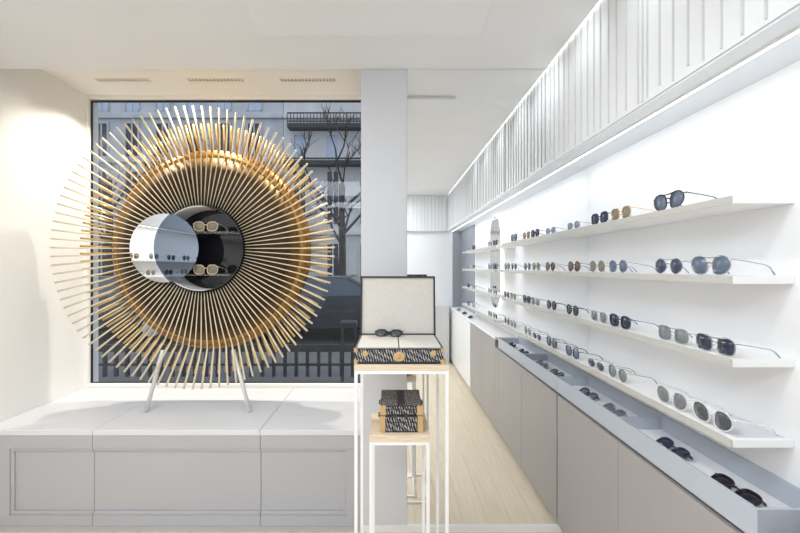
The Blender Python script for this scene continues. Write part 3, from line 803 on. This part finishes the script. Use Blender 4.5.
def building(name, px0, px1, ytop, m, label, cols, rows, balcony=None):
    x0, x1 = EX(px0, FD), EX(px1, FD)
    r = empty(name, ((x0 + x1) / 2, FD + 2, -.15), label, 'building')
    L = r.location
    zt_ = EZ(ytop, FD)
    link_mesh('wall', B(x0 - L.x, x1 - L.x, -2, 4, 0, zt_ - L.z), m, r)
    bm = bmesh.new()
    for yy in (92, 116, 160, 232): box(bm, x0 + .02 - L.x, x1 - .02 - L.x, -2.25, -2.001, EZ(yy, FD) - .22 - L.z, EZ(yy, FD) - L.z)
    link_mesh('cornice', bm, m, r)
    for (cx, cw) in cols:
        for (y0, y1, kind) in rows:
            a, b = EX(cx - cw / 2, FD) - L.x, EX(cx + cw / 2, FD) - L.x
            z1, z0 = EZ(y0, FD) - L.z, EZ(y1, FD) - L.z
            bm = bmesh.new(); fw = .12
            box(bm, a - fw, a, -2.12, -2.001, z0, z1 + fw); box(bm, b, b + fw, -2.12, -2.001, z0, z1 + fw); box(bm, a, b, -2.12, -2.001, z1, z1 + fw)
            box(bm, (a + b) / 2 - .05, (a + b) / 2 + .05, -2.08, -2.03, z0, z1)
            wn = link_mesh('window', bm, m, r)
            link_mesh('pane', B(a, b, -2.028, -2.001, z0, z1), blind if kind else darkgl, wn)
    if balcony:
        for (p0, p1, y0, y1) in balcony:
            a, b = EX(p0, FD - 1) - L.x, EX(p1, FD - 1) - L.x; z1, z0 = EZ(y0, FD - 1) - L.z, EZ(y1, FD - 1) - L.z
            bm = bmesh.new(); box(bm, a, b, -3.0, -2.3, z0 - .30, z0)
            bc = link_mesh('balcony', bm, iron, r)
            bm = bmesh.new(); box(bm, a, b, -2.98, -2.92, z1 - .08, z1); box(bm, a, b, -2.98, -2.92, z0 + .12, z0 + .18)
            n = 40
            for k in range(n + 1):
                xx = a + (b - a) * k / n; box(bm, xx - .022, xx + .022, -2.97, -2.93, z0 + .001, z1 - .081)
            link_mesh('railing', bm, iron, bc)
    return r
building('apartment_building', 20, 283, 60, facade2, 'pale stone building across the street left of the balconied one', [(102 + 30.5 * i, 12) for i in range(6)], [(84, 111, 1), (124, 156, 0), (172, 222, 0), (244, 290, 0)])
building('apartment_building', 283.5, 520, 40, facade, 'stone building with iron balcony seen at the right side of the window', [(300, 11), (333, 11), (366, 11)], [(78, 101, 1), (136, 158, 1), (172, 224, 0), (244, 290, 0)],
         [(287, 420, 112, 123), (284, 420, 157.5, 160)])

def bare_tree(px, dist, height, seed, label):
    rg = random.Random(seed)
    x = EX(px, dist); r = empty('bare_tree', (x, dist, -.16), label, 'tree', 'bare street trees')
    bt = bmesh.new(); bb = bmesh.new()
    tube(bt, [(0, 0, 0), (.05, 0, height * .3), (0, .05, height * .62)], [.16, .12, .08], 7)
    def br(p, dv, ln, rad, lev):
        q = p + dv * ln * .5 + Vector((rg.uniform(-.1, .1), rg.uniform(-.1, .1), 0)) * ln
        e = p + dv * ln
        tube(bb, [p, q, e], [rad, rad * .8, rad * .55], 4)
        if lev == 0: return
        for _ in range(3 if lev > 1 else 4):
            nd = (dv + Vector((rg.uniform(-.8, .8), rg.uniform(-.8, .8), rg.uniform(-.15, .6)))).normalized()
            br(q.lerp(e, rg.random()), nd, ln * rg.uniform(.5, .75), rad * .55, lev - 1)
    for k in range(7):
        h0 = height * rg.uniform(.3, .6); an = rg.uniform(0, 2 * PI)
        br(Vector((0.03, 0.02, h0)), Vector((math.cos(an) * .7, math.sin(an) * .7, rg.uniform(.5, 1.1))).normalized(), height * .24, .05, 3)
    link_mesh('trunk', bt, bark, r); link_mesh('branches', bb, bark, r)
    return r
bare_tree(341, 11.5, 7.0, 5, 'bare dark tree outside at the right side of the window')
bare_tree(108, 12.0, 7.4, 9, 'bare dark tree outside at the left edge of the window')
bare_tree(252, 15.0, 7.0, 12, 'bare dark tree outside behind the upper right of the sunburst')

# low iron railing
ry = 5.2
r = empty('iron_railing', (EX(300, ry), ry, -.12), 'low dark iron railing outside at the foot of the window', 'railing')
L = r.location; zl, zh = EZ(379, ry) - L.z, EZ(348, ry) - L.z
x0, x1 = EX(60, ry) - L.x, EX(420, ry) - L.x
bm = bmesh.new(); box(bm, x0, x1, -.03, .03, zh - .05, zh + .05); box(bm, x0, x1, -.02, .02, zl, zl + .03); box(bm, x0, x1, -.02, .02, (zl + zh) / 2 - .03, (zl + zh) / 2)
n = 32
for k in range(n + 1):
    xx = x0 + (x1 - x0) * k / n; box(bm, xx - .022, xx + .022, -.018, .018, 0.0, zh - .05)
link_mesh('rails', bm, iron, r)
# parked car
carm = mat('dark_car_paint', (0.03, 0.035, 0.045), 0.2, coat=0.6)
cd = 8.6
r = empty('parked_car', (EX(322, cd), cd, -.16), 'dark parked car on the street outside behind the case lid', 'car')
prof = [(-2.1, .25), (-2.15, .62), (-1.9, .86), (-1.15, .95), (-.55, 1.42), (.75, 1.45), (1.5, 1.0), (2.05, .88), (2.15, .55), (2.1, .25)]
bm = bmesh.new(); prism_y(bm, prof, -.85, .85); link_mesh('body', bm, carm, r, bevel=.06)
bm = bmesh.new(); prism_y(bm, [(-1.0, .98), (-.5, 1.36), (.68, 1.39), (1.3, 1.02)], -.87, -.851); link_mesh('side_window', bm, mat('car_glass', (.10, .13, .17), .08), r)
for xx in (-1.35, 1.35):
    bm = bmesh.new(); lathe_y(bm, [(.33, -.89), (.33, -.70)], 24); bmesh.ops.translate(bm, verts=bm.verts[:], vec=(xx, 0, .33))
    wl = link_mesh('wheel', bm, M['gasket'], r); bm = bmesh.new(); lathe_y(bm, [(.2, -.905), (.2, -.891)], 16); bmesh.ops.translate(bm, verts=bm.verts[:], vec=(xx, 0, .33)); link_mesh('hubcap', bm, M['silverleg'], wl)
c = copy_tree(r); c.location = (EX(120, cd), cd, -.16); c['label'] = 'dark parked car on the street outside behind the left of the sunburst'
c['group'] = r['group'] = 'parked cars'
# stool
sd = 3.9
r = empty('bar_stool', (EX(349, sd), sd, -.12), 'small black stool standing outside beside the case lid', 'stool')
zs = EZ(321, sd) + .12
link_mesh('seat', B(-.09, .09, -.09, .09, zs - .06, zs), M['gasket'], r, bevel=.01)
for sx in (-.08, .064):
    for sy in (-.08, .064): link_mesh('leg', B(sx, sx + .016, sy, sy + .016, 0, zs - .0605), M['gasket'], r)

# ------------------------------------------------------------------ light
def area(name, loc, rot, sx, sy, power, col, spread=None):
    l = bpy.data.lights.new(name, 'AREA'); l.shape = 'RECTANGLE'; l.size = sx; l.size_y = sy; l.energy = power; l.color = col
    if spread: l.spread = spread
    o = bpy.data.objects.new(name, l); o.location = loc; o.rotation_euler = rot; COL.objects.link(o); return o
area('ceiling_fill_light', (X(-200), Y(.20), Z(CE) - .01), (0, 0, 0), 1.4, .9, 34, (.88, .94, 1.0))  # unseen fill lamps added under the ceiling to brighten the room
area('ceiling_fill_light', (X(-120), Y(-.45), Z(CE) - .01), (0, 0, 0), 1.6, .6, 34, (.88, .94, 1.0))
def spot(name, loc, target, power, col, ang, blend=.6, soft=.02):
    l = bpy.data.lights.new(name, 'SPOT'); l.energy = power; l.color = col; l.spot_size = math.radians(ang); l.spot_blend = blend; l.shadow_soft_size = soft
    o = bpy.data.objects.new(name, l); o.location = loc; COL.objects.link(o)
    o.rotation_euler = (Vector(target) - Vector(loc)).to_track_quat('-Z', 'Y').to_euler(); return o
# niche downlights behind the bulkhead, near the window
for px in (110, 215, 320):
    xx = X((px - 391) * 1.27)
    spot('niche_downlight', (xx, Y(1.285), Z(NC) - .02), (xx, Y(1.25), Z(-163)), 72, (1.0, .93, .80), 120, 1.0)
spot('niche_spot', (X(WL + 40), Y(1.12), Z(NC) - .02), (X(WL + 2), Y(1.12), Z(20)), 7, (1.0, .94, .84), 85, 1.0, .08)
for dd in (.15, .36, .57, .78, .95):
    spot('wall_washer', (X(112), Y(dd), Z(CE) - .03), (X(FA), Y(dd + .02), Z(CE - 30)), 2.2, (.93, .97, 1.0), 84, 1.0)
for dd in (.25, .62):  # added fill from out of view to brighten the shelf wall, no fittings
    spot('shelf_fill_spot', (X(-22), Y(dd), Z(CE) - .03), (X(WR), Y(dd + .08), Z(-45)), 15, (.93, .97, 1.0), 78, 1.0)
spot('niche_spot', (X(-215), Y(1.05), Z(NC) - .02), (X(-215), Y(1.19), Z(110)), 22, (1.0, .88, .68), 95, .8)

w = bpy.data.worlds.new('dusk'); SC.world = w; w.use_nodes = True
bg = w.node_tree.nodes['Background']; bg.inputs['Color'].default_value = (0.86, 0.92, 1.0, 1); bg.inputs['Strength'].default_value = 1.25

# ------------------------------------------------------------------ camera and view
cam = bpy.data.cameras.new('camera'); cam.sensor_width = 36; cam.lens = 36 * F / 800
cam.shift_x = 9 / 800; cam.shift_y = 0.5 / 800; cam.clip_start = .02; cam.clip_end = 200
co = bpy.data.objects.new('camera', cam); co.location = (0, 0, H); co.rotation_euler = (PI / 2, 0, 0); COL.objects.link(co)
SC.camera = co
SC.view_settings.view_transform = 'Standard'; SC.view_settings.look = 'None'; SC.view_settings.gamma = 1; SC.view_settings.use_curve_mapping = False
SC.view_settings.exposure = 0.0
SC.cycles.max_bounces = 14; SC.cycles.diffuse_bounces = 6; SC.cycles.glossy_bounces = 6; SC.cycles.transparent_max_bounces = 24
